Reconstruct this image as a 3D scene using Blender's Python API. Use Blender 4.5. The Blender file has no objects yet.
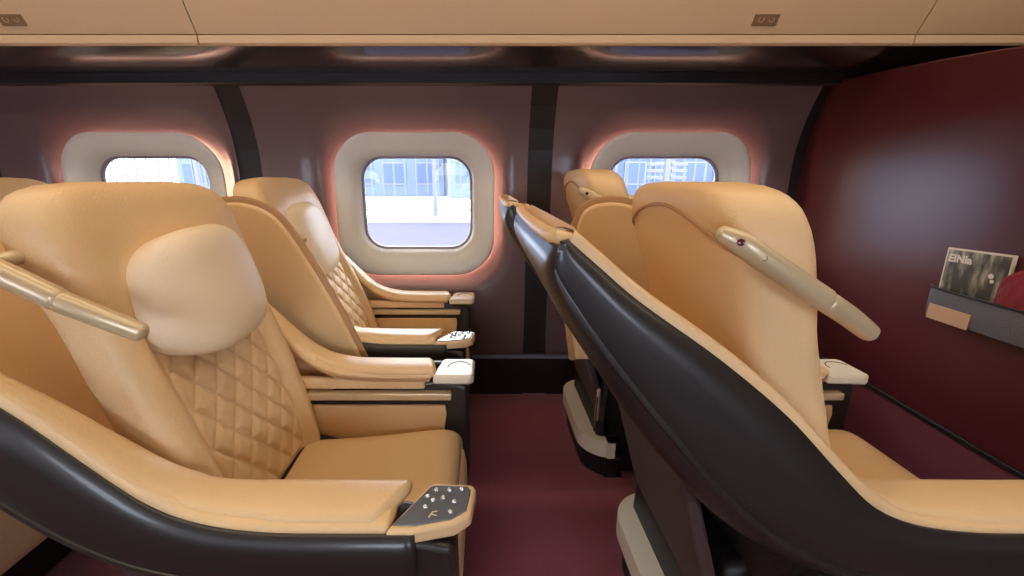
import bpy, bmesh, math, random
from mathutils import Vector, Matrix, noise
random.seed(4)
sc = bpy.context.scene
COL = sc.collection
PI = math.pi
V = Vector

# ------------------------------------------------------------------ materials
def srgb(r, g, b):
    f = lambda c: ((c/255+0.055)/1.055)**2.4 if c/255 > 0.04045 else c/255/12.92
    return (f(r), f(g), f(b), 1)
def mat(name, col, rough=0.5, metal=0.0, bump=0.0, scale=60.0, var=0.0, coat=0.0, spec=0.5, sheen=0.0,
        emis=None, estr=0.0, trans=0.0, alpha=1.0, vscale=4.0):
    m = bpy.data.materials.new(name); m.use_nodes = True
    nt = m.node_tree; b = nt.nodes['Principled BSDF']
    b.inputs['Base Color'].default_value = col
    b.inputs['Roughness'].default_value = rough
    b.inputs['Metallic'].default_value = metal
    b.inputs['Coat Weight'].default_value = coat
    b.inputs['Coat Roughness'].default_value = 0.12
    b.inputs['Specular IOR Level'].default_value = spec
    b.inputs['Sheen Weight'].default_value = sheen
    b.inputs['Alpha'].default_value = alpha
    b.inputs['Transmission Weight'].default_value = trans
    if emis:
        b.inputs['Emission Color'].default_value = emis
        b.inputs['Emission Strength'].default_value = estr
    tc = nt.nodes.new('ShaderNodeTexCoord')
    if bump:
        n = nt.nodes.new('ShaderNodeTexNoise'); n.inputs['Scale'].default_value = scale
        n.inputs['Detail'].default_value = 4
        nt.links.new(tc.outputs['Object'], n.inputs['Vector'])
        bp = nt.nodes.new('ShaderNodeBump'); bp.inputs['Strength'].default_value = bump
        bp.inputs['Distance'].default_value = 0.004
        nt.links.new(n.outputs['Fac'], bp.inputs['Height'])
        nt.links.new(bp.outputs['Normal'], b.inputs['Normal'])
    if var:
        n2 = nt.nodes.new('ShaderNodeTexNoise'); n2.inputs['Scale'].default_value = vscale
        n2.inputs['Detail'].default_value = 3
        nt.links.new(tc.outputs['Object'], n2.inputs['Vector'])
        mx = nt.nodes.new('ShaderNodeMix'); mx.data_type = 'RGBA'
        mx.inputs['A'].default_value = tuple(c*(1-var) for c in col[:3])+(1,)
        mx.inputs['B'].default_value = tuple(min(1, c*(1+var)) for c in col[:3])+(1,)
        nt.links.new(n2.outputs['Fac'], mx.inputs['Factor'])
        nt.links.new(mx.outputs['Result'], b.inputs['Base Color'])
    return m

M = {}
M['leather'] = mat('cream_leather', srgb(227, 192, 144), 0.36, bump=0.25, scale=220, var=0.04, spec=0.45)
M['pillow']  = mat('pale_cream_leather', srgb(238, 218, 186), 0.36, bump=0.22, scale=200, var=0.03, spec=0.45)
M['lining']  = mat('tan_lining_leather', srgb(222, 186, 138), 0.45, bump=0.2, scale=200, var=0.04)
M['pipe']    = mat('tan_piping', srgb(176, 134, 92), 0.5)
M['seam']    = mat('brown_seam', srgb(120, 84, 52), 0.6)
M['black']   = mat('glossy_black_shell', srgb(38, 35, 34), 0.42, coat=0.25, bump=0.05, scale=90)
M['matblack']= mat('satin_black_plastic', srgb(20, 18, 19), 0.5, bump=0.05)
M['grey']    = mat('dark_grey_plastic', srgb(70, 72, 76), 0.4, bump=0.05)
M['champ']   = mat('champagne_plastic', srgb(205, 184, 146), 0.34, metal=0.2, bump=0.04, coat=0.3)
M['ivory']   = mat('ivory_plastic', srgb(226, 216, 192), 0.35, bump=0.03, coat=0.2)
M['skirt']   = mat('dark_brown_back_fabric', srgb(72, 52, 52), 0.7, bump=0.4, scale=300)
M['slate']   = mat('slate_control_face', srgb(92, 98, 104), 0.3, coat=0.4, var=0.08, vscale=40)
M['silver']  = mat('silver_button', srgb(205, 210, 214), 0.25, metal=0.8)
M['red']     = mat('dark_red_lens', srgb(90, 12, 14), 0.2)
M['maroon']  = mat('maroon_wall_laminate', srgb(112, 88, 92), 0.38, bump=0.06, scale=30, var=0.10, vscale=1.5, coat=0.25)
M['bulk']    = mat('deep_red_partition_laminate', srgb(80, 32, 36), 0.30, bump=0.05, scale=40, var=0.12, vscale=1.2, coat=0.0)
M['kick']    = mat('plum_kick_panel', srgb(112, 54, 66), 0.6, bump=0.2, scale=200, var=0.1)
M['pillar']  = mat('black_brown_trim', srgb(30, 22, 24), 0.45, bump=0.05)
M['carpet']  = mat('burgundy_carpet', srgb(134, 36, 60), 0.9, bump=0.9, scale=500, var=0.25, sheen=0.4, vscale=60)
M['white']   = mat('white_window_plastic', srgb(232, 232, 226), 0.36, bump=0.04, coat=0.15)
M['gasket']  = mat('grey_window_gasket', srgb(150, 142, 160), 0.4)
M['bin']     = mat('cream_bin_panel', srgb(208, 180, 146), 0.45, bump=0.06, scale=80, var=0.03)
M['under']   = mat('dark_glossy_underside', srgb(38, 36, 40), 0.26, coat=0.6)
M['lamp']    = mat('warm_ceiling_diffuser', (1, .9, .75, 1), 0.5, emis=(1, 0.82, 0.60, 1), estr=8.5)
M['glow']    = mat('added_peach_glow', (1, .6, .42, 1), 0.5, emis=(1, 0.56, 0.38, 1), estr=17)  # added emitter, stands in for warm light reflected round the windows
M['mesh']    = mat('grey_net_fabric', srgb(92, 88, 92), 0.7, bump=0.5, scale=400)
M['card']    = mat('beige_card', srgb(196, 156, 118), 0.6, var=0.05)
M['bag']     = mat('crimson_cloth', srgb(128, 26, 36), 0.85, bump=0.6, scale=60, var=0.12, sheen=0.1, vscale=20)
M['paper']   = mat('white_paper', srgb(228, 218, 204), 0.5)
M['plate']   = mat('bronze_number_plate', srgb(140, 112, 84), 0.45, metal=0.2)
M['ext_ground'] = mat('violet_grey_platform', srgb(27, 20, 46), 0.8, var=0.12, vscale=0.5)
M['ext_far'] = mat('pale_concrete', srgb(190, 196, 206), 0.9, var=0.05)
M['fence']   = mat('grey_white_painted_steel', srgb(86, 88, 94), 0.5)
M['ext_blue']= mat('blue_building_glass', srgb(36, 54, 92), 0.5, var=0.15, vscale=0.3)
M['ext_wall']= mat('pale_blue_wall', srgb(66, 78, 100), 0.7, var=0.05)
M['dark_rail']= mat('grey_steel_rail', srgb(120, 124, 140), 0.5)

def glass_mat():
    m = bpy.data.materials.new('window_glass'); m.use_nodes = True
    nt = m.node_tree; nt.nodes.clear()
    out = nt.nodes.new('ShaderNodeOutputMaterial')
    mix = nt.nodes.new('ShaderNodeMixShader'); t = nt.nodes.new('ShaderNodeBsdfTransparent')
    g = nt.nodes.new('ShaderNodeBsdfGlossy'); g.inputs['Roughness'].default_value = 0.02
    fr = nt.nodes.new('ShaderNodeFresnel'); fr.inputs['IOR'].default_value = 1.35
    t.inputs['Color'].default_value = (0.93, 0.95, 1, 1)
    nt.links.new(fr.outputs[0], mix.inputs[0]); nt.links.new(t.outputs[0], mix.inputs[1])
    nt.links.new(g.outputs[0], mix.inputs[2]); nt.links.new(mix.outputs[0], out.inputs[0])
    return m
M['glass'] = glass_mat()

def magazine_mat():
    # a cover photograph: dark green-grey ground with pale streaks
    m = mat('magazine_cover_print', srgb(80, 76, 64), 0.35)
    nt = m.node_tree; b = nt.nodes['Principled BSDF']
    tc = nt.nodes.new('ShaderNodeTexCoord'); mp = nt.nodes.new('ShaderNodeMapping')
    mp.inputs['Rotation'].default_value = (0.75, 0, 0); mp.inputs['Scale'].default_value = (1, 34, 9)
    n = nt.nodes.new('ShaderNodeTexNoise'); n.inputs['Scale'].default_value = 1.0; n.inputs['Detail'].default_value = 3
    cr = nt.nodes.new('ShaderNodeValToRGB')
    e = cr.color_ramp.elements
    e[0].position = .42; e[0].color = srgb(66, 64, 52); e[1].position = .66; e[1].color = srgb(206, 194, 172)
    k = e.new(.53); k.color = srgb(128, 124, 104)
    nt.links.new(tc.outputs['Object'], mp.inputs['Vector']); nt.links.new(mp.outputs[0], n.inputs['Vector'])
    nt.links.new(n.outputs['Fac'], cr.inputs[0]); nt.links.new(cr.outputs[0], b.inputs['Base Color'])
    return m
M['cover'] = magazine_mat()

# ------------------------------------------------------------------ helpers
def finish(bm, sharp=35, smooth=True):
    bmesh.ops.remove_doubles(bm, verts=bm.verts, dist=1e-6)
    bmesh.ops.recalc_face_normals(bm, faces=bm.faces)
    for f in bm.faces: f.smooth = smooth
    a = math.radians(sharp)
    for e in bm.edges:
        if len(e.link_faces) == 2 and e.calc_face_angle(0) > a: e.smooth = False
def obj(name, bm, m, parent=None, sub=0, sharp=35, smooth=True, bevel=0, bseg=2, solid=0, soff=0):
    finish(bm, sharp, smooth)
    me = bpy.data.meshes.new(name); bm.to_mesh(me); bm.free()
    o = bpy.data.objects.new(name, me); COL.objects.link(o)
    for x in (m if isinstance(m, list) else [m]): me.materials.append(x)
    if parent: o.parent = parent
    if solid:
        s = o.modifiers.new('Solidify', 'SOLIDIFY'); s.thickness = solid; s.offset = soff
    if bevel:
        b = o.modifiers.new('Bevel', 'BEVEL'); b.width = bevel; b.segments = bseg
        b.limit_method = 'ANGLE'; b.angle_limit = math.radians(40)
    if sub:
        s = o.modifiers.new('Subdivision', 'SUBSURF'); s.levels = sub; s.render_levels = sub
    return o
def tag(o, label=None, cat=None, group=None, kind=None):
    if label: o['label'] = label
    if cat: o['category'] = cat
    if group: o['group'] = group
    if kind: o['kind'] = kind
    return o
def empty(name, loc=(0, 0, 0)):
    o = bpy.data.objects.new(name, None); COL.objects.link(o); o.location = loc
    o.empty_display_size = 0.1
    return o
def loft(bm, rings, closed=True, cap0=False, cap1=False, loop=False):
    vs = [[bm.verts.new(p) for p in r] for r in rings]
    n = len(vs[0]); R = len(vs)
    for i in range(R if loop else R-1):
        a, b = vs[i], vs[(i+1) % R]
        for j in range(n if closed else n-1):
            k = (j+1) % n
            try: bm.faces.new((a[j], a[k], b[k], b[j]))
            except ValueError: pass
    if cap0: bm.faces.new(list(reversed(vs[0])))
    if cap1: bm.faces.new(vs[-1])
    return vs
def box(bm, x0, x1, y0, y1, z0, z1):
    c = [bm.verts.new((x, y, z)) for x in (x0, x1) for y in (y0, y1) for z in (z0, z1)]
    for f in ((0, 1, 3, 2), (4, 6, 7, 5), (0, 4, 5, 1), (2, 3, 7, 6), (0, 2, 6, 4), (1, 5, 7, 3)):
        bm.faces.new([c[i] for i in f])
def prism(bm, poly, axis, a, b):
    """extrude a 2-D polygon along an axis: 'x' (poly=y,z) 'y' (poly=x,z) 'z' (poly=x,y)"""
    def P(p, t):
        return {'x': (t, p[0], p[1]), 'y': (p[0], t, p[1]), 'z': (p[0], p[1], t)}[axis]
    r0 = [bm.verts.new(P(p, a)) for p in poly]; r1 = [bm.verts.new(P(p, b)) for p in poly]
    n = len(poly)
    for i in range(n): bm.faces.new((r0[i], r0[(i+1) % n], r1[(i+1) % n], r1[i]))
    bm.faces.new(list(reversed(r0))); bm.faces.new(r1)
def sell(n, w, h, e=2.6):
    """superellipse section points"""
    out = []
    for i in range(n):
        t = 2*PI*i/n; c, s = math.cos(t), math.sin(t)
        out.append((math.copysign(abs(c)**(2/e), c)*w, math.copysign(abs(s)**(2/e), s)*h))
    return out
def catmull(P, n):
    """resample a polyline of tuples smoothly, n pieces per span"""
    out = []
    P = [tuple(p) for p in P]
    Q = [P[0]]+P+[P[-1]]
    for i in range(1, len(Q)-2):
        for k in range(n):
            t = k/n
            out.append(tuple(0.5*((2*b)+(-a+c)*t+(2*a-5*b+4*c-d)*t*t+(-a+3*b-3*c+d)*t**3)
                             for a, b, c, d in zip(Q[i-1], Q[i], Q[i+1], Q[i+2])))
    out.append(P[-1])
    return out
def sweep(bm, pts, wid, hei, n=14, e=2.6, up=V((0, 0, 1)), round_ends=True):
    """tube of superellipse section along pts; wid/hei: half sizes (number or list)"""
    N = len(pts); pts = [V(p) for p in pts]
    W = wid if isinstance(wid, (list, tuple)) else [wid]*N
    H = hei if isinstance(hei, (list, tuple)) else [hei]*N
    rings = []
    def frame(i):
        t = (pts[min(i+1, N-1)]-pts[max(i-1, 0)]).normalized()
        s = t.cross(up).normalized(); u = s.cross(t).normalized()
        return t, s, u
    def ring(c, s, u, w, h): return [c+s*a+u*b for a, b in sell(n, w, h, e)]
    if round_ends:
        t, s, u = frame(0); r = min(W[0], H[0])*0.8
        for k in (0.05, 0.45, 0.8):
            q = math.sqrt(max(0, 1-(1-k)**2)); rings.append(ring(pts[0]-t*r*(1-k), s, u, W[0]*max(.15, q), H[0]*max(.15, q)))
    for i in range(N):
        t, s, u = frame(i); rings.append(ring(pts[i], s, u, W[i], H[i]))
    if round_ends:
        t, s, u = frame(N-1); r = min(W[-1], H[-1])*0.8
        for k in (0.8, 0.45, 0.05):
            q = math.sqrt(max(0, 1-(1-k)**2)); rings.append(ring(pts[-1]+t*r*(1-k), s, u, W[-1]*max(.15, q), H[-1]*max(.15, q)))
    loft(bm, rings, True, True, True)
def lerp(a, b, t): return a+(b-a)*t
def interp(tab, x):
    """tab: list of (key, v1, v2...) ascending"""
    if x <= tab[0][0]: return tab[0][1:]
    for a, b in zip(tab, tab[1:]):
        if x <= b[0]:
            t = (x-a[0])/(b[0]-a[0]); return tuple(lerp(p, q, t) for p, q in zip(a[1:], b[1:]))
    return tab[-1][1:]

# ------------------------------------------------------------------ the carriage shell
YW = 2.25          # window-side wall plane
WZ0, WZ1 = 0.0, 1.66
def bend(y, z): return y-0.13*(max(0, z-1.25)/0.40)**2
YM = 1.4           # the near wall is the mirror about y = YM/2
WINX = [-3.12, -1.78, -0.37, 0.965]
CELLS = [(-3.75, -2.62), (-2.50, -1.27), (-1.15, 0.22), (0.345, 1.58)]
NA = 96
def rr_ring(cx, cz, hw, hh, r, extra, y):
    """rounded rectangle sampled by ray angle"""
    out = []
    for a in extra:
        c, s = math.cos(a), math.sin(a)
        # ray / rounded rect: bisect
        lo, hi = 0, 3
        for _ in range(30):
            m = (lo+hi)/2; x, z = abs(c*m), abs(s*m)
            qx, qz = x-(hw-r), z-(hh-r)
            if qx > 0 and qz > 0: ins = qx*qx+qz*qz < r*r
            else: ins = x < hw and z < hh
            if ins: lo = m
            else: hi = m
        out.append(V((cx+c*lo, y, cz+s*lo)))
    return out
def rect_ring(x0, x1, z0, z1, cx, cz, extra, y):
    out = []
    for a in extra:
        c, s = math.cos(a), math.sin(a); t = 9
        if c > 1e-9: t = min(t, (x1-cx)/c)
        if c < -1e-9: t = min(t, (x0-cx)/c)
        if s > 1e-9: t = min(t, (z1-cz)/s)
        if s < -1e-9: t = min(t, (z0-cz)/s)
        out.append(V((cx+c*t, y, cz+s*t)))
    return out
def mix_ring(A, B, t): return [a.lerp(b, t) for a, b in zip(A, B)]
def B_(ring, mirror=False):
    o = []
    for p in ring:
        y = bend(p.y, p.z); o.append(V((p.x, (YM-y) if mirror else y, p.z)))
    return o
WC = 1.055         # window centre height
def build_wall(mirror, wallname, n0):
    bm = bmesh.new(); bd = bmesh.new()
    for i, (cx, (x0, x1)) in enumerate(zip(WINX, CELLS)):
        corners = [math.atan2(z-WC, x-cx) for x in (x0, x1) for z in (0.30, WZ1)]
        ang = sorted([2*PI*k/NA-PI+0.001 for k in range(NA)]+corners)
        ww = 0.50 if x1-x0 > 1.2 else 0.48
        R0 = rect_ring(x0, x1, 0.30, WZ1, cx, WC, ang, YW)
        R1 = rr_ring(cx, WC+.015, ww, 0.475, 0.24, ang, YW)
        R1b = rr_ring(cx, WC+.015, ww-.02, 0.455, 0.23, ang, YW+0.006)
        R2a = rr_ring(cx, WC, 0.436, 0.386, 0.222, ang, YW+0.046)
        R2 = rr_ring(cx, WC, 0.398, 0.348, 0.195, ang, YW+0.056)
        rings = [R0, mix_ring(R0, R1, .34), mix_ring(R0, R1, .67), R1, mix_ring(R1, R1b, .5), R1b, mix_ring(R1b, R2a, .5), R2a, R2]
        loft(bm, [B_(r, mirror) for r in rings])
        # dado below, down to the heater ledge
        for (za, zb, ya, yb) in ((0.0, 0.228, YW-.045, YW-.045), (0.228, 0.231, YW-.045, YW), (0.231, 0.30, YW, YW)):
            d_ = .002 if za > .23 else 0
            q = [V((x0+d_, ya, za)), V((x1-d_, ya, za)), V((x1-d_, yb, zb)), V((x0+d_, yb, zb))]
            tb = bm if za > .23 else bd
            tb.faces.new([tb.verts.new(p) for p in B_(q, mirror)])
    w = obj(wallname, bm, M['maroon'], sharp=30); tag(w, kind='structure')
    tag(obj('baseboard_' + wallname[5:], bd, M['pillar'], smooth=False), kind='structure')
    for i, cx in enumerate(WINX):
        x0, x1 = CELLS[i]
        ang = [2*PI*k/NA-PI for k in range(NA)]
        root = empty('window_%d' % (n0+i), (0, 0, 0)); tag(root, kind='structure')
        bm = bmesh.new()
        prof = [(0.395, 0.345, .19, YW+.058), (0.395, 0.345, .19, YW+.028), (0.420, 0.370, .212, YW+.020), (0.419, 0.369, .211, YW+.013), (0.412, 0.362, .205, YW+.009),
                (0.390, 0.342, .19, YW+.012), (0.36, 0.31, .17, YW+.020), (0.335, 0.285, .145, YW+.032),
                (0.312, 0.262, .13, YW+.055), (0.302, 0.252, .12, YW+.09), (0.298, 0.248, .115, YW+.105)]
        loft(bm, [B_(rr_ring(cx+.0, WC+(.02 if k > 5 else .02*k/6), a, b, r, ang, y), mirror) for k, (a, b, r, y) in enumerate(prof)])
        obj('window_surround', bm, M['white'], root, sharp=60)
        bm = bmesh.new()
        loft(bm, [B_(rr_ring(cx, WC+.02, a, b, r, ang, y), mirror) for a, b, r, y in
                  ((.299, .249, .116, YW+.100), (.292, .242, .11, YW+.098), (.288, .238, .108, YW+.104), (.287, .237, .107, YW+.12), (.31, .26, .12, YW+.13))])
        obj('gasket', bm, M['gasket'], root)
        bm = bmesh.new()
        r = B_(rr_ring(cx, WC+.02, .30, .252, .115, ang, YW+.115), mirror)
        bm.faces.new([bm.verts.new(p) for p in r])
        obj('pane', bm, M['glass'], root, smooth=False)
        bm = bmesh.new()
        loft(bm, [B_(rr_ring(cx, WC, a, b, r, ang, y), mirror) for a, b, r, y in
                  ((.3975, .3475, .193, YW+.034), (.3975, .3475, .193, YW+.052))])
        obj('added_glow_strip', bm, M['glow'], root)  # added strip hidden under the lip, imitates reflected peach light on the recess
    # outer skin so that no daylight leaks between the cells
    bm = bmesh.new()
    edges = sorted([-3.8]+[v for c in CELLS for v in c]+[3.2])
    y = YW+.05
    def quad(xa, xb, za, zb, yy=YW+.05):
        q = [V((xa, yy, za)), V((xb, yy, za)), V((xb, yy, zb)), V((xa, yy, zb))]
        bm.faces.new([bm.verts.new(p) for p in B_(q, mirror)])
    return w
build_wall(False, 'wall_far', 1)
build_wall(True, 'wall_near', 5)
# pillars between the panels
k = 0
for mirror in (False, True):
    for xa, xb in ((-3.8, -3.75), (-2.62, -2.50), (-1.27, -1.15), (0.22, 0.345), (1.58, 3.25)):
        bm = bmesh.new()
        zs = [0, .226, .234, .6, 1.0, 1.25, 1.35, 1.45, 1.55, 1.60, WZ1]
        rings = []
        wide = xb-xa > 1
        for z in zs:
            yi = YW+(.012 if not wide else .006); 
            if z <= .23: yi = YW-.035
            e_ = .02
            q = [V((xa-e_, yi, z)), V((xb+e_, yi, z)), V((xb+e_, YW+.09, z)), V((xa-e_, YW+.09, z))]
            rings.append(B_(q, mirror))
        loft(bm, rings, True, True, True)
        k += 1
        tag(obj('trim_%d' % k, bm, M['pillar'], smooth=False), kind='structure')
# ledge trims: thin metal line on the heater duct, wall top rail
for mirror in (False, True):
    bm = bmesh.new()
    q = lambda y: (YM-y) if mirror else y
    ya, yb = sorted((q(YW-.052), q(YW-.02)))
    box(bm, -3.8, 1.628, ya, yb, .222, .236)
    k += 1; tag(obj('trim_%d' % k, bm, M['dark_rail'], smooth=False, bevel=.003), kind='structure')
    bm = bmesh.new()
    yy = bend(YW, WZ1)
    ya, yb = sorted((q(yy-.035), q(yy+.02)))
    box(bm, -3.8, 3.25, ya, yb, WZ1-.034, WZ1+.014)
    k += 1; tag(obj('trim_%d' % k, bm, M['pillar'], smooth=False, bevel=.004), kind='structure')

bm = bmesh.new(); box(bm, -3.8, 3.25, YM-YW-.15, YW+.15, -.06, 0)
tag(obj('floor', bm, M['carpet'], smooth=False), kind='structure')
bm = bmesh.new()
cp = [(-.45, 2.16), (-.30, 2.26), (.0, 2.31), (.7, 2.33), (1.4, 2.31), (1.70, 2.26), (1.85, 2.16)]
prism(bm, cp+[(1.95, 2.40), (-.55, 2.40)], 'x', -3.8, 3.25)
tag(obj('ceiling', bm, M['bin'], sharp=50), kind='structure')
for xs, nm in ((-3.85, 'wall_left'), (3.25, 'wall_right')):
    bm = bmesh.new(); box(bm, xs, xs+.05, -1.0, 2.45, -.05, 2.42)
    tag(obj(nm, bm, M['maroon'], smooth=False), kind='structure')
# roof skin above the bins closes the space
for mirror in (False, True):
    bm = bmesh.new()
    pr = [(bend(YW, WZ1)+.02, WZ1), (2.02, 1.95), (1.86, 2.2), (1.84, 2.40), (2.2, 2.2), (2.34, 1.66)]
    if mirror: pr = [(YM-a, b) for a, b in pr]
    prism(bm, pr, 'x', -3.8, 3.25); k += 1
    tag(obj('trim_%d' % k, bm, M['pillar'], smooth=False), kind='structure')

# ceiling lamps: two long warm diffusers
for yy, lab in ((0.28, 'long warm ceiling light strip on the aisle side'), (1.12, 'long warm ceiling light strip nearer the windows')):
    root = empty('ceiling_light', (-.3, yy, 2.30)); tag(root, lab, 'light', 'ceiling light strips')
    bm = bmesh.new(); box(bm, -3.2, 3.2, -.085, .085, -.02, .02)
    obj('frame', bm, M['bin'], root, smooth=False, bevel=.004)
    bm = bmesh.new()
    prism(bm, [(-.07, -.018), (-.045, -.034), (.045, -.034), (.07, -.018)], 'x', -3.18, 3.18)
    obj('diffuser', bm, M['lamp'], root, smooth=False)

# ------------------------------------------------------------------ overhead bins
def make_bin(x0, x1, label, plates, mirror=False):
    q = (lambda y: YM-y) if mirror else (lambda y: y)
    root = empty('overhead_bin', ((x0+x1)/2, q(1.75), 1.69)); ox, oy, oz = root.location
    tag(root, label, 'luggage bin', 'cream overhead bins')
    g = .0025
    L = lambda pr: [(q(y)-oy, z-oz) for y, z in pr]
    bm = bmesh.new()   # door front
    prism(bm, L([(1.744, 1.726), (1.700, 1.80), (1.655, 1.90), (1.60, 2.03), (1.60, 2.20), (1.66, 2.20), (1.70, 1.95), (1.77, 1.726)]), 'x', x0+g-ox, x1-g-ox)
    obj('door', bm, M['bin'], root, sharp=30)
    bm = bmesh.new()   # lip along the bottom of the door
    prism(bm, L([(1.752, 1.690), (1.746, 1.697), (1.744, 1.722), (1.80, 1.722), (1.80, 1.690)]), 'x', x0+g-ox, x1-g-ox)
    obj('bottom_lip', bm, M['bin'], root, sharp=30)
    bm = bmesh.new()   # dark glossy underside
    prism(bm, L([(1.764, 1.690), (1.82, 1.675), (1.95, 1.664), (2.10, 1.672), (2.10, 1.70), (1.78, 1.71)]), 'x', x0-ox, x1-ox)
    obj('underside', bm, M['under'], root, sharp=60)
    for px in plates:
        pl = bmesh.new()
        w = .045
        a, b = (q(1.731)-oy, 1.748-oz), (q(1.713)-oy, 1.779-oz)
        s = -1 if not mirror else 1
        prism(pl, [(a[0]+s*.004, a[1]), (b[0]+s*.004, b[1]), (b[0]-s*.004, b[1]), (a[0]-s*.004, a[1])], 'x', px-w-ox, px+w-ox)
        P = obj('number_plate', pl, M['plate'], root, smooth=False, bevel=.001)
        bm = bmesh.new()
        for (c, r0, r1, arc) in ((-.018, .0065, .0090, 5.2), (.02, .006, .0082, 4.3)):
            rr = []
            for t in range(15):
                an = arc*t/14+.6
                for_r = []
                for rad in (r0, r1):
                    u = math.sin(an)*rad; h = math.cos(an)*rad
                    f = .5+h/.036
                    for_r.append(V((px+c+u*1.2-ox, lerp(a[0], b[0], f)+s*.0056, lerp(a[1], b[1], f))))
                rr.append(for_r)
            loft(bm, rr, closed=False)
        obj('seat_symbol', bm, M['bin'], P, smooth=False, solid=.0006)
    return root
make_bin(-3.78, -1.07, 'long cream overhead bin above the left window, left of its joint', [-1.72])
make_bin(-1.07, 1.60, 'long cream overhead bin running from the middle window to the partition', [1.02])
make_bin(1.60, 3.24, 'short cream overhead bin beyond the joint over the red partition', [])
make_bin(-3.78, 3.24, 'cream overhead bin over the near wall', [], True)

# ------------------------------------------------------------------ the red partition with pocket
BX = 1.63
bm = bmesh.new()
pr = [(-.25, .39), (2.30, .39), (2.30, 1.2), (2.26, 1.50), (2.18, 1.648), (1.9, 1.63), (1.6, 1.605), (1.41, 1.585), (1.1, 1.54), (.75, 1.45), (.3, 1.34), (-.25, 1.30)]
prism(bm, pr, 'x', BX, BX+.04)
root = empty('partition', (0, 0, 0)); tag(root, kind='structure'); root.name = 'wall_partition'
obj('partition_panel', bm, M['bulk'], root, smooth=False, bevel=.006)
bm = bmesh.new(); box(bm, BX+.006, BX+.036, -.25, 2.2, 0.0, .38)
obj('kick_panel', bm, M['kick'], root, smooth=False, bevel=.002)
bm = bmesh.new(); box(bm, BX-.004, BX+.036, -.25, 2.235, .375, .392)
obj('kick_rail', bm, M['pillar'], root, smooth=False, bevel=.003)

# pocket of grey net
pk = empty('magazine_pocket', (BX, 1.125, .742)); tag(pk, 'wide grey net pocket fixed low on the dark red partition', 'pocket')
bm = bmesh.new()
YA, YB = -.31, .285     # from aisle side to window side
n = 14; rings = []
for i in range(n+1):
    t = i/n; y = lerp(YA, YB, t); bul = .045*math.sin(PI*t)**.4
    rings.append([V((-.006-bul*.5, y, .0)), V((-.010-bul, y, .012)), V((-.012-bul*1.05, y, .05)), V((-.012-bul*1.0, y, .095)), V((-.010-bul*.9, y, .106)),
                  V((-.006-bul*.9, y, .106)), V((-.007-bul*.98, y, .05)), V((-.006-bul*.9, y, .016)), V((-.001, y, .0))])
loft(bm, rings, True, True, True)
obj('net_front', bm, M['mesh'], pk, sharp=50)
bm = bmesh.new()
sweep(bm, [(-.012-.045*math.sin(PI*i/20)**.4, lerp(YA, YB, i/20), .107) for i in range(21)], .0035, .004, n=8)
obj('elastic_edge', bm, M['pillar'], pk)
bm = bmesh.new(); box(bm, -.0590, -.0560, .090, .225, .008, .058)
tag(obj('beige_label', bm, M['card'], pk, smooth=False, bevel=.001), 'beige band across the left of the pocket')

# magazine
mg = empty('magazine', (BX-.007, 1.285, .756)); tag(mg, 'picture-covered magazine with white border standing in the partition pocket', 'magazine')
bm = bmesh.new(); box(bm, -.004, .004, -.10, .098, .0, .230)
obj('pages', bm, M['paper'], mg, smooth=False, bevel=.001)
bm = bmesh.new(); box(bm, -.0052, -.0042, -.094, .092, .004, .224)
c = obj('cover_picture', bm, M['cover'], mg, smooth=False)
bm = bmesh.new()
for yy, zz, r in ((-.052, .16, .008), (-.058, .145, .006)):
    prism(bm, [(yy+r*math.cos(2*PI*i/14), zz+r*math.sin(2*PI*i/14)) for i in range(14)], 'x', -.0058, -.0052)
obj('cover_dots', bm, M['paper'], mg, smooth=False)
cu = bpy.data.curves.new('t', 'FONT'); cu.body = 'EINla'; cu.size = .034; cu.extrude = .0004; cu.offset = .0012
to = bpy.data.objects.new('t', cu); COL.objects.link(to)
bpy.context.view_layer.update()
me = bpy.data.meshes.new_from_object(to.evaluated_get(bpy.context.evaluated_depsgraph_get()))
bpy.data.objects.remove(to)
to = bpy.data.objects.new('magazine_title', me); COL.objects.link(to); me.materials.append(M['paper'])
to.parent = mg; to.matrix_local = Matrix.Translation((-.0058, .086, .186)) @ Matrix(((0, 0, -1, 0), (-1, 0, 0, 0), (0, 1, 0, 0), (0, 0, 0, 1)))
mg.rotation_euler = (math.radians(-1.5), 0, 0)

# crimson cloth pouch
bm = bmesh.new()
bmesh.ops.create_icosphere(bm, subdivisions=5, radius=1)
for v in bm.verts:
    p = v.co.copy()
    for a in range(3): p[a] = math.copysign(abs(p[a])**.8, p[a])
    w = 1-.28*max(0, p.z)**1.5
    q = V((p.x*.016, p.y*.155*w, p.z*.118))
    f = noise.noise(V((q.x*9, q.y*14, q.z*11+3)))*.010 + abs(noise.noise(V((q.x*5, q.y*30+q.z*16, q.z*9))))*-.012
    v.co = q+v.co.normalized()*f
o = obj('cloth_pouch', bm, M['bag'], sharp=180); o.location = (BX-.029, 1.045, .868); o.rotation_euler = (math.radians(6), 0, 0)
tag(o, 'crumpled crimson cloth pouch stuffed in the pocket beside the magazine', 'pouch')

PIV = Matrix.Translation((1.63, 2.2, 0)) @ Matrix.Rotation(math.radians(-5), 4, 'Z') @ Matrix.Translation((-1.63, -2.2, 0))
for x_ in (bpy.data.objects['wall_partition'], pk, mg, o):
    x_.matrix_world = PIV @ (Matrix.Translation(x_.location) @ x_.rotation_euler.to_matrix().to_4x4())
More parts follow.
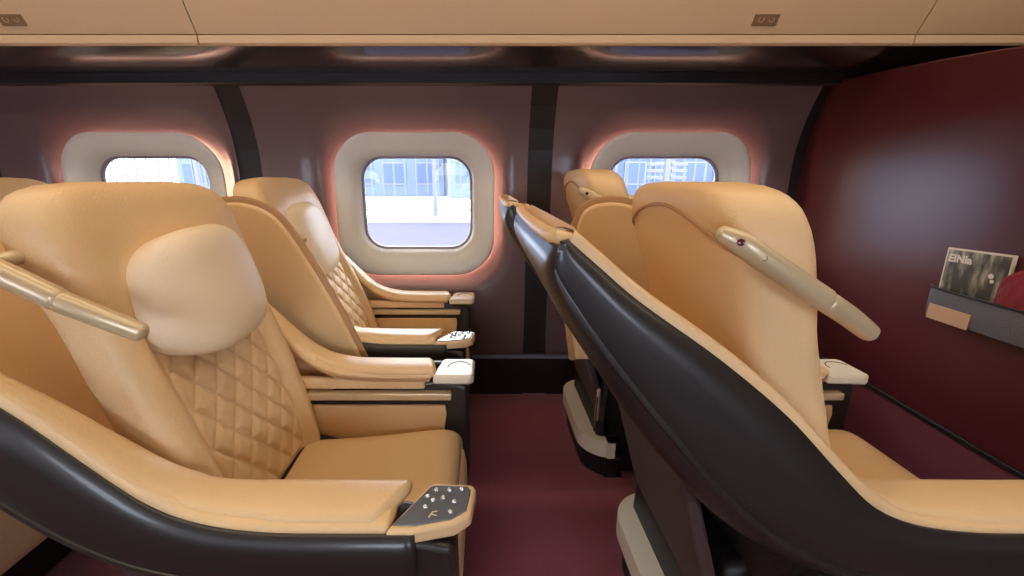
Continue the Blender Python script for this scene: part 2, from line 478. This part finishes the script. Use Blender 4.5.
# ------------------------------------------------------------------ the seat
RT = [(-1.062, 1.120), (-1.050, 1.112), (-1.015, 1.083), (-.95, 1.03), (-.825, .943), (-.71, .85), (-.62, .76), (-.54, .685), (-.46, .645), (-.36, .628), (-.25, .625), (-.10, .625)]
BT = [(-1.068, 1.110), (-1.080, 1.070), (-1.060, 1.02), (-1.005, .935), (-.925, .82), (-.82, .69), (-.72, .60), (-.62, .545), (-.52, .515), (-.40, .50), (-.25, .495), (-.10, .495)]
def make_seat(variant=0):
    root = empty('reclining_seat')
    Rp = catmull(RT, 5); Bp = catmull(BT, 5)
    # --- outer shell: a scoop of U sections
    def usec(R, B, hy, v0, ins):
        """U-shaped section between rim point R and bottom point B"""
        L = [(v0, 1.0), (.3, 1.01), (.62, 1.01), (.82, .995), (.94, .955), (.99, .89), (1, .77), (1, .6), (1, .3)]
        L = L+[(1, 0)]+[(a, -b) for a, b in reversed(L)]
        out = []
        for a, y in L:
            a2 = v0 + (a-v0)*1
            p = (lerp(R[0], B[0], a2), lerp(R[1], B[1], a2))
            zz = p[1]
            if abs(y) < .78:
                kk = min(1, max(0, (p[0]+.68)/.10)); zz = lerp(zz, min(zz, .33), kk)
            out.append(V((p[0], y*hy, zz)))
        return out
    bm = bmesh.new()
    rings = [usec(r, b, .345, 0.0, (0, 0)) for r, b in zip(Rp, Bp)]
    loft(bm, rings, closed=False)
    obj('shell', bm, M['black'], root, sharp=60, solid=.016, soff=0)
    # --- cream lining inside the scoop
    bm = bmesh.new()
    rings = []
    for i, (r, b) in enumerate(zip(Rp, Bp)):
        if r[0] > -.30: break
        rings.append(usec((r[0]+.012, r[1]-.012), (b[0]+.03, b[1]+.022), .322, .0, (0, 0)))
    loft(bm, rings, closed=False)
    obj('shell_lining', bm, M['lining'], root, sharp=60)
    # --- piping groove highlight line low on the shell side (both sides)
    for s in (-1, 1):
        bm = bmesh.new()
        pts = [(lerp(r[0], b[0], .80), s*.3525, lerp(r[1], b[1], .80)) for r, b in zip(Rp[3:], Bp[3:])]
        tp = [max(.05, min(1, i/8)) for i in range(len(pts))]
        sweep(bm, pts, [.004*q for q in tp], [.006*q for q in tp], n=8)
        obj('shell_moulding', bm, M['black'], root)
    # --- padded rim: near wing, back edge, far wing
    path = []; wid = []; hei = []
    wings = [(p[0], p[1]) for p in reversed(Rp) if p[0] <= -.13]
    def yc(x): return .288 if x > -.42 else lerp(.288, .328, min(1, (-.42-x)/.33))
    def wc(x): return .056 if x > -.42 else lerp(.056, .020, min(1, (-.42-x)/.33))
    near = [(x, -yc(x), z) for x, z in wings]
    for x, y, z in near[:-2]: path.append((x, y, z)); wid.append(wc(x)); hei.append(.014 if x > -.5 else .019)
    corner = [(-1.052, -.334, 1.121), (-1.063, -.329, 1.122), (-1.070, -.305, 1.119)]
    mid = [(-1.072, t*.24, 1.118-.004*(1-abs(t)**3)) for t in (-1, -.75, -.5, -.25, 0, .25, .5, .75, 1)]
    allp = corner+mid+[(x, -y, z) for x, y, z in reversed(corner)]
    for p in allp: path.append(p); wid.append(.012); hei.append(.010)
    for x, y, z in reversed(near[:-2]): path.append((x, -y, z)); wid.append(wc(x)); hei.append(.014 if x > -.5 else .019)
    bm = bmesh.new(); sweep(bm, path, wid, hei, n=14, e=3.2)
    obj('padded_rim', bm, M['leather'], root, sharp=60)
    pp = [(x, y*(1-.0)-math.copysign(-w-.002, y)*1.0, z+.002) for (x, y, z), w in zip(path, wid) if x > -1.0]
    half = len(pp)//2
    for seg in (pp[:half], pp[half:]):
        bm = bmesh.new()
        sweep(bm, [V(p)+V((0, 0, -.012)) for p in seg], .003, .003, n=6)
        obj('rim_piping', bm, M['pipe'], root)
    # --- armrests
    for s in (-1, 1):
        # lower band in cream leather, upper pad
        bm = bmesh.new()
        pts = []; W = []; H = []
        for x, z in wings:
            if x < -.70: break
            k_ = min(1, max(0, (-.33-x)/.36))
            pts.append((x, s*lerp(.284, .322, min(1, max(0, (-.38-x)/.32))), z+lerp(.010, .010, k_))); W.append(lerp(.050, .018, k_)); H.append(lerp(.018, .008, k_))
        # slanted tip
        loft_pts = [(-.158, s*.284, .640)]
        sweep(bm, pts, W, H, n=16, e=2.8)
        for v in bm.verts:      # slanted front end
            if v.co.x > -.20:
                v.co.x -= max(0, (s*(v.co.y)-.284)*-0.0)
                if s < 0: v.co.x += (v.co.y+.284)*.55*min(1, (v.co.x+.20)/.05)
                else: v.co.x -= (v.co.y-.284)*.25*min(1, (v.co.x+.20)/.05)
        pad = obj('armrest_pad', bm, M['leather'], root, sharp=70)
        bm = bmesh.new()
        sweep(bm, [(p[0], p[1]-0*s+s*(w+.001), p[2]-h*.55) for p, w, h in zip(pts, W, H) if p[0] < -.18], .0025, .0025, n=6)
        obj('piping', bm, M['seam'], pad)
        # side console below
        bm = bmesh.new()
        y0, y1 = sorted((s*.246, s*.342))
        prism(bm, [(-.13, .612), (-.035, .590), (-.030, .30), (-.06, .12), (-.50, .12), (-.58, .20), (-.61, .40), (-.58, .52), (-.40, .56)], 'y', y0, y1)
        obj('side_console', bm, M['black'], root, bevel=.014, bseg=3, sharp=30)
        bm = bmesh.new()
        y0, y1 = sorted((s*.236, s*.262))
        box(bm, -.56, -.165, y0, y1, .583, .618)
        obj('arm_side', bm, M['leather'], root, smooth=False, bevel=.006)
        # inner cream panel and the slot with stowed tray edge
        bm = bmesh.new()
        y0, y1 = sorted((s*.232, s*.247))
        prism(bm, [(-.60, .30), (-.16, .30), (-.115, .40), (-.10, .50), (-.105, .530), (-.60, .530)], 'y', y0, y1)
        obj('inner_panel', bm, M['lining'], root, bevel=.004, sharp=30)
        bm = bmesh.new()
        y0, y1 = sorted((s*.222, s*.25))
        box(bm, -.52, -.085, y0, y1, .553, .575)
        obj('tray_edge', bm, M['champ'], root, smooth=False, bevel=.003)
    # control panel on the near arm
    cp = bmesh.new()
    poly = [(-.150, -.348), (-.105, -.348), (-.035, -.332), (-.006, -.308), (.002, -.248), (-.006, -.236), (-.078, -.232), (-.088, -.238)]
    prism(cp, poly, 'z', .604, .634)
    ct = obj('control_housing', cp, M['leather'], root, bevel=.007, bseg=3, sharp=30)
    ct_in = []
    cx, cy = -.070, -.290
    fp = bmesh.new()
    poly2 = [(cx+(x-cx)*.86, cy+(y-cy)*.83) for x, y in poly]
    prism(fp, poly2, 'z', .6325, .6365)
    face = obj('control_face', fp, M['slate'], ct, bevel=.002, sharp=30)
    spots = [(-.035, -.256), (-.058, -.258), (-.083, -.258), (-.097, -.274), (-.086, -.284), (-.068, -.278), (-.047, -.288), (-.098, -.300), (-.052, -.312)]
    for x, y in [(p_+.010, q_) for p_, q_ in spots]:
        bm = bmesh.new()
        rings = [[V((x+.0055*q*math.cos(2*PI*i/12), y+.004*q*math.sin(2*PI*i/12), z)) for i in range(12)] for q, z in ((1, .636), (1, .6395), (.75, .6415), (.3, .642))]
        loft(bm, rings, True, False, True)
        obj('button', bm, M['silver'], face, sharp=60)
    bm = bmesh.new()   # little seat symbol
    for pts in ([(-.087, -.322), (-.082, -.310), (-.074, -.308)], [(-.084, -.315), (-.074, -.318)]):
        sweep(bm, [(x+.008, y, .6372) for x, y in pts], .0014, .0006, n=6)
    obj('seat_symbol', bm, M['ivory'], face)
    # cocktail tray lid on the far arm
    bm = bmesh.new()
    poly = [(-.140, .228), (-.030, .222), (-.016, .232), (-.014, .340), (-.026, .352), (-.112, .352), (-.120, .340)]
    prism(bm, poly, 'z', .604, .634)
    lid = obj('tray_lid', bm, M['ivory'], root, bevel=.007, bseg=3, sharp=30)
    bm = bmesh.new()
    arc = [(-.062+.036*math.cos(a), .285+.040*math.sin(a), .6345) for a in [PI*.12+PI*.9*i/16 for i in range(17)]]
    sweep(bm, arc, .0018, .0012, n=6)
    obj('finger_groove', bm, M['seam'], lid)
    # --- cushion
    bm = bmesh.new(); rings = []
    prof = [(-.62, .30, .43), (-.60, .27, .446), (-.48, .26, .450), (-.36, .27, .458), (-.24, .29, .470), (-.15, .31, .482),
            (-.105, .315, .486), (-.075, .32, .478), (-.058, .325, .462), (-.050, .335, .435), (-.054, .35, .40)]
    for x, zb, zt in prof:
        r = []
        for i in range(40):
            t = 2*PI*i/40; c, s = math.cos(t), math.sin(t)
            y = math.copysign(abs(c)**.35, c)*.226; z = (zb+zt)/2+math.copysign(abs(s)**.55, s)*(zt-zb)/2
            if s > 0:
                for g in (-.105, .105): z -= .010*math.exp(-((y-g)/.008)**2)
                z -= .006*(1-min(1, abs(y)/.2))
            r.append(V((x, y, z)))
        rings.append(r)
    loft(bm, rings, True, True, True)
    obj('seat_cushion', bm, M['leather'], root, sub=1, sharp=180)
    # seam lines across the cushion
    bm = bmesh.new(); rings = []
    for x0, z0, x1, z1 in ((-.052, .395, -.030, .385),):
        pass
    lr = bmesh.new(); rings = []
    for z, dx in ((.405, 0), (.40, .014), (.37, .024), (.30, .026), (.24, .022), (.21, .010), (.205, 0)):
        r = []
        for i in range(28):
            t = 2*PI*i/28; c, s = math.cos(t), math.sin(t)
            r.append(V((-.062+math.copysign(abs(s)**.5, s)*(.012+dx*.6), math.copysign(abs(c)**.3, c)*(.20+dx*.6), z)))
        rings.append(r)
    loft(lr, rings, True, True, True)
    obj('leg_rest', lr, M['leather'], root, sharp=180)
    # --- backrest
    T = [(.40, -.47, -.59, .215), (.45, -.475, -.605, .232), (.55, -.495, -.635, .242), (.70, -.535, -.675, .248), (.85, -.585, -.715, .250), (.95, -.618, -.738, .252),
         (1.03, -.640, -.765, .258), (1.09, -.655, -.785, .260), (1.13, -.668, -.795, .254), (1.16, -.680, -.798, .238), (1.18, -.695, -.795, .212), (1.192, -.712, -.785, .170), (1.197, -.728, -.772, .11)]
    def bk(z):
        a = interp(T, z)
        if variant: a = (a[0]+.040, a[1]+.006, a[2])
        return a
    bm = bmesh.new(); rings = []
    zs = [lerp(.40, 1.10, i/28) for i in range(29)]+[1.12, 1.14, 1.155, 1.165, 1.175, 1.183, 1.191, 1.197]
    NB = 72
    for z in zs:
        xf, xb, hw = bk(z); cxm = (xf+xb)/2; hx = (xf-xb)/2
        r = []
        for i in range(NB):
            t = 2*PI*i/NB; c, s = math.cos(t), math.sin(t)
            y = math.copysign(abs(c)**.36, c)*hw; x = cxm+math.copysign(abs(s)**.48, s)*hx
            if s > 0:       # front: bolsters proud of a recessed centre
                u = abs(y)/hw
                dz = min(1, max(0, (1.0-z)/.08))
                inner = 1/(1+math.exp((u-.70)*26))
                x -= .040*inner*dz
                x -= .006*math.exp(-((u-.70)/.03)**2)*dz
                # head wings
                x += .014*max(0, u-.6)*(1-dz)
            else:
                u = abs(y)/hw
                x -= .004*math.exp(-((z-1.10)/.01)**2)*-1
            r.append(V((x, y, z)))
        rings.append(r)
    loft(bm, rings, True, True, True)
    back = obj('backrest', bm, M['leather'], root, sharp=180)
    # back cover seam of the headrest
    bm = bmesh.new()
    pts = []
    for i in range(41):
        t = -1+2*i/40; z = 1.150-.075*t*t
        xf, xb, hw = bk(z); y = t*hw*.985
        s_ = (1-abs(t)**(1/.42)) ; c = min(1, abs(y)/hw)**(1/.36); s = math.sqrt(max(0, 1-c*c))**.48
        pts.append(V(((xf+xb)/2-s*(xf-xb)/2-.001, y, z)))
    sweep(bm, pts, .003, .004, n=8)
    obj('back_seam', bm, M['pipe'], back)
    # quilted centre
    bm = bmesh.new(); U, W = 90, 130; rings = []
    cell = .074
    for j in range(W+1):
        z = lerp(.455, .905, j/W); r = []
        for i in range(U+1):
            u = -1+2*i/U
            xf, xb, hw = bk(z); y = u*hw*.66
            edge = min(1, (1-abs(u))/.06, j/(W*.03), (W-j)/(W*.03)); edge = max(0, edge)
            a = (y/cell+z/cell*.80) % 1; b = (y/cell-z/cell*.80) % 1
            da = min(a, 1-a); db = min(b, 1-b); d = min(da, db)*cell
            puff = 1-math.exp(-(d/.0085)**1.3)
            x = xf-.040+edge*(.003+.010*puff)+.001
            r.append(V((x, y, z)))
        rings.append(r)
    loft(bm, rings, closed=False)
    obj('quilted_panel', bm, M['leather'], back, sharp=180)
    # --- headrest pillow
    bm = bmesh.new()
    bmesh.ops.create_icosphere(bm, subdivisions=5, radius=1)
    for v in bm.verts:
        p = v.co.copy()
        e = (.60, .55, .62)
        q = V([math.copysign(abs(p[a])**e[a], p[a]) for a in range(3)])
        q = V((q.x*.056*(1-.35*abs(q.y)**3*0), q.y*.186*(1-.06*q.z*q.z), q.z*.134*(1-.10*q.y*q.y)))
        q.x -= .042*(abs(q.y)/.18)**2.2      # wraps round the back
        v.co = q+V((noise.noise(q*14)*.004, 0, noise.noise(q*9+V((3, 1, 0)))*.006))
    pz = .968; xf = bk(pz)[0]
    bmesh.ops.rotate(bm, verts=bm.verts, cent=(0, 0, 0), matrix=Matrix.Rotation(math.radians(-14), 3, 'Y'))
    bmesh.ops.translate(bm, verts=bm.verts, vec=(xf+.028, 0, pz))
    pil = obj('headrest_pillow', bm, M['pillow'], root, sharp=180)
    # --- reading lamp arm on the near shoulder
    P3 = catmull([(-.815, -.292, 1.122), (-.785, -.300, 1.106), (-.745, -.302, 1.080), (-.648, -.298, 1.022)], 5)
    bm = bmesh.new()
    N = len(P3); W_ = [lerp(.012, .0175, min(1, i/5)) for i in range(N)]
    sweep(bm, P3, W_, [w*1.05 for w in W_], n=16, e=2.3)
    lamp = obj('lamp_arm', bm, M['champ'], root, sharp=60)
    P4 = catmull([(-.639, -.297, 1.016), (-.594, -.290, .990), (-.546, -.278, .960)], 5)
    bm = bmesh.new(); N = len(P4)
    W_ = [lerp(.0172, .0150, (i/(N-1))**1.5) for i in range(N)]
    sweep(bm, P4, W_, W_, n=16, e=2.3)
    obj('lamp_head', bm, M['champ'], lamp, sharp=60)
    bm = bmesh.new(); sweep(bm, [P3[-1], P4[0]], .0145, .0145, n=14)
    obj('lamp_hinge', bm, M['seam'], lamp)
    d = (V(P3[8])-V(P3[6])).normalized()
    for nm, idx, rad, mm in (('red_lens', 4, .0055, M['red']), ('lamp_symbol', 9, .0045, M['seam'])):
        c = V(P3[idx]); bm = bmesh.new()
        nrm = V((-.35, -.93, .1)).normalized(); a = d; b = nrm.cross(a).normalized(); a = b.cross(nrm)
        ww = W_[0]+.0012
        rings = [[c+nrm*(ww-.004+h)+a*math.cos(2*PI*i/14)*rad*q+b*math.sin(2*PI*i/14)*rad*q for i in range(14)] for q, h in ((1, 0), (1, .0035), (.7, .0042))]
        if nm == 'lamp_symbol': loft(bm, [rings[1], [c+(p-c)*1.0-(p-c-nrm*(ww-.0005))*.3 for p in rings[1]]])
        else: loft(bm, rings, True, True, True)
        obj(nm, bm, mm, lamp, sharp=50)
    bm = bmesh.new()      # shoulder mount of the lamp
    sweep(bm, [(-.735, -.232, 1.082), (-.735, -.262, 1.080), (-.738, -.290, 1.078)], [.016, .014, .012], [.014, .012, .012], n=12)
    obj('lamp_mount', bm, M['champ'], lamp, sharp=60)
    # --- pedestal
    bm = bmesh.new()
    prism(bm, [(-.70, .0), (-.16, .0), (-.14, .10), (-.14, .34), (-.56, .46), (-.68, .42)], 'y', -.235, .235)
    obj('pedestal', bm, M['matblack'], root, bevel=.02, bseg=3, sharp=30)
    bm = bmesh.new()
    prism(bm, [(-.80, .66), (-.77, .66), (-.62, .17), (-.66, .17)], 'y', -.235, .235)
    obj('rear_skirt', bm, M['skirt'], root, bevel=.01, bseg=2, sharp=30)
    # rear ivory base cover, rounded in plan
    def cover(off, z0, z1, xr):
        out = []
        hw = .285-off; xL = -.755+off; r = .13
        for a in [PI/2*i/8 for i in range(9)]: out.append((xL+r-r*math.sin(a+0)*1, -hw+r*(1-1)+r-r*math.cos(a)) if False else (xL+r-r*math.sin(a), -hw+r-r*math.cos(a)))
        far = [(x, -y) for x, y in reversed(out)]
        return [(xr, -hw)]+out+far+[(xr, hw)]
    bm = bmesh.new()
    prism(bm, cover(.0, 0, .2, -.655), 'z', .105, .175)
    obj('base_cover', bm, M['ivory'], root, bevel=.02, bseg=4, sharp=30)
    bm = bmesh.new()
    prism(bm, cover(.02, 0, .2, -.655), 'z', 0, .107)
    obj('plinth', bm, M['matblack'], root, bevel=.004, sharp=30)
    bm = bmesh.new()
    prism(bm, cover(.085, 0, .2, -.58), 'z', .10, .20)
    obj('base_step', bm, M['grey'], root, bevel=.006, bseg=3, sharp=30)
    bm = bmesh.new()
    prism(bm, cover(.105, 0, .2, -.52), 'z', .15, .42)
    obj('base_column', bm, M['matblack'], root, bevel=.015, bseg=3, sharp=30)
    # release pedal at the rear of the base
    bm = bmesh.new()
    sweep(bm, [(-.70, -.245, .36), (-.703, -.25, .30), (-.706, -.258, .235), (-.712, -.268, .222)], .004, .010, n=8)
    pd = obj('release_strap', bm, M['silver'], root)
    bm = bmesh.new()
    sweep(bm, [(-.695, -.236, .385), (-.697, -.242, .33), (-.700, -.247, .26)], .008, .014, n=10)
    obj('strap_grip', bm, M['champ'], pd)
    return root

def add_divider(root):
    """cream privacy panel with piped edge between the pair, standing on the window seat's inner side"""
    y = -.410
    edge = [(-.84, .60), (-.87, .80), (-.87, .98), (-.85, 1.085), (-.82, 1.120), (-.77, 1.132), (-.72, 1.130), (-.67, 1.115), (-.625, 1.085), (-.585, 1.03), (-.535, .94), (-.485, .84), (-.435, .73), (-.385, .60)]
    e2 = catmull(edge, 4)
    bm = bmesh.new()
    prism(bm, e2, 'y', y-.016, y+.016)
    p = obj('privacy_panel', bm, M['lining'], root, bevel=.010, bseg=3, sharp=30)
    bm = bmesh.new()
    sweep(bm, [(x, y, z) for x, z in e2], .019, .008, n=10, up=V((0, 1, 0)))
    for v in bm.verts: pass
    obj('panel_piping', bm, M['pipe'], p)

def copy_tree(o, parent=None):
    c = o.copy(); COL.objects.link(c)
    if parent is not None: c.parent = parent
    for ch in [x for x in o.children]: copy_tree(ch, c)
    return c

PITCH = 1.19
YN, YF = .925, 1.765
XA = -.018
aisle = make_seat(0)
right_aisle = make_seat(1)
G = 'reclining leather seats'
aisle.location = (XA, YN, 0)
tag(aisle, 'cream leather seat at front left with big pillow, quilted back and button panel', 'seat', G)
right_aisle.location = (XA+PITCH, YN, 0)
tag(right_aisle, 'cream and black seat at front right seen from behind, nearest the aisle', 'seat', G)
wf = copy_tree(aisle); wf.location = (XA-.02, YF, 0)
add_divider(wf)
REC = Matrix.Translation((-.5, 0, .465)) @ Matrix.Rotation(math.radians(-6.5), 4, 'Y') @ Matrix.Translation((.5, 0, -.42))
for x_ in wf.children:
    if x_.name.split('.')[0] in ('backrest', 'headrest_pillow', 'lamp_arm'): x_.matrix_basis = REC
    if x_.name.startswith('headrest_pillow'):
        c_ = Matrix.Translation((-.59, 0, .968))
        x_.matrix_basis = REC @ Matrix.Translation((-.035, 0, -.035)) @ c_ @ Matrix.Diagonal((1, 1.1, 1.15, 1)) @ c_.inverted()
tag(wf, 'cream window seat beside the middle window, behind the big front left seat', 'seat', G)
wr = copy_tree(right_aisle)
for x_ in wr.children:
    if x_.name.split('.')[0] in ('backrest', 'headrest_pillow', 'lamp_arm'): x_.matrix_basis = Matrix.Translation((-.01, 0, .045))
if True: wr.location = (XA-.02+PITCH, YF, 0)
add_divider(wr)
tag(wr, 'window seat under the right window, mostly hidden behind the front right seat', 'seat', G)
a = copy_tree(aisle); a.location = (XA-PITCH, YN, 0)
tag(a, 'aisle seat of the row behind the front left seat, cut off by left edge', 'seat', G)
b = copy_tree(wf); b.location = (XA-.02-PITCH, YF, 0)
tag(b, 'window seat at the far left edge, only pale headrest showing beside left window', 'seat', G)

# ------------------------------------------------------------------ outside
bm = bmesh.new(); box(bm, -30, 30, 2.9, 12.4, -.25, 0.0)
tag(obj('platform', bm, M['ext_ground'], smooth=False), kind='structure')
bm = bmesh.new(); box(bm, -60, 60, 12.4, 80, -.35, -.05); box(bm, -60, 60, -60, -1.5, -.35, -.05)
tag(obj('open_ground', bm, M['ext_far'], smooth=False), kind='structure')
bm = bmesh.new(); box(bm, -30, 30, 12.35, 12.65, -.05, .16)
tag(obj('kerb', bm, M['ext_far'], smooth=False, bevel=.02), kind='structure')
def fence(y, x0, x1):
    root = empty('platform_fence', (0, y, 0)); tag(root, 'long white barred fence seen through the windows beyond the platform', 'fence')
    bm = bmesh.new()
    n = int((x1-x0)/.32)
    for i in range(n): box(bm, x0+i*.32, x0+i*.32+.035, -.015, .015, .30, 2.05)
    obj('bars', bm, M['fence'], root, smooth=False)['kind'] = 'stuff'
    for z in (.36, 2.05):
        bm = bmesh.new(); box(bm, x0, x1, -.03, .03, z-.035, z+.035); obj('rail', bm, M['fence'] if z > 1 else M['dark_rail'], root, smooth=False, bevel=.008)
    x = .9-1.9*6
    for i in range(-8, 9):
        bm = bmesh.new(); xx = .75+i*3.4
        if not x0 < xx < x1: continue
        prism(bm, [(-.11, .12), (-.11, .2), (-.06, .3), (-.06, 2.3), (.06, 2.3), (.06, .3), (.11, .2), (.11, .12)] if False else [(-.06, -.06), (.06, -.06), (.06, .06), (-.06, .06)], 'z', .16, 2.3)
        p = obj('post', bm, M['fence'], root, smooth=False, bevel=.012); p.location = (xx-2.2, 0, 0)
fence(12.5, -18, 14)
def building(x0, x1, y, h, label, nw, m, floors):
    root = empty('building', ((x0+x1)/2, y, -.05)); tag(root, label, 'building')
    hw = (x1-x0)/2
    bm = bmesh.new(); box(bm, -hw, hw, 0, 8, 0, h); obj('walls', bm, m, root, smooth=False, bevel=.05)
    bm = bmesh.new(); box(bm, -hw-.2, hw+.2, -.2, 8.2, h, h+.25); obj('roof', bm, M['fence'], root, smooth=False, bevel=.03)
    for f in range(floors):
        for i in range(nw):
            w = 2*hw/nw; xx = -hw+(i+.5)*w; bm = bmesh.new(); zz = .9+f*3
            box(bm, xx-w*.36, xx+w*.36, -.08, .02, zz, zz+1.7)
            fr = obj('window_frame', bm, M['fence'], root, smooth=False)
            bm = bmesh.new(); box(bm, xx-w*.31, xx+w*.31, -.11, -.07, zz+.12, zz+1.6)
            obj('pane', bm, M['ext_blue'], fr, smooth=False)
building(-24, -3.2, 34, 7.5, 'low pale building with blue windows behind the fence on the left', 8, M['ext_wall'], 2)
building(-2.4, 6.5, 30, 6.5, 'pale blue building block beyond the fence in the middle window', 5, M['ext_wall'], 2)
building(8, 26, 33, 8.5, 'taller blue glazed building beyond the fence to the right', 8, M['ext_blue'], 2)
# louvred sign stand behind the fence
root = empty('louvre_stand', (4.85, 11.6, 0)); tag(root, 'white louvred stand on the platform seen through the right window', 'stand')
bm = bmesh.new(); box(bm, -.07, .07, -.04, .04, 0, 2.0); obj('post', bm, M['fence'], root, smooth=False, bevel=.01)
for i in range(4):
    for s in (-1, 1):
        bm = bmesh.new(); x0, x1 = sorted((s*.10, s*.52)); box(bm, x0, x1, -.03, .03, 1.22+i*.17, 1.31+i*.17); obj('louvre', bm, M['fence'], root, smooth=False, bevel=.01)

# ------------------------------------------------------------------ world, camera, view
w = bpy.data.worlds.new('World'); sc.world = w; w.use_nodes = True
bg = w.node_tree.nodes['Background']; bg.inputs[0].default_value = (0.86, 0.92, 1.0, 1); bg.inputs[1].default_value = 14.0

cam = bpy.data.cameras.new('camera'); co = bpy.data.objects.new('camera', cam); COL.objects.link(co)
cam.sensor_width = 36; cam.lens = 420/1024*36; cam.shift_x = .0264; cam.clip_start = .02; cam.clip_end = 300
co.location = (0, 0, 1.2); co.rotation_euler = (math.radians(90-14.4), 0, 0)
sc.camera = co
vs = sc.view_settings; vs.view_transform = 'Standard'; vs.look = 'None'; vs.gamma = 1; vs.exposure = 0.0; vs.use_curve_mapping = False
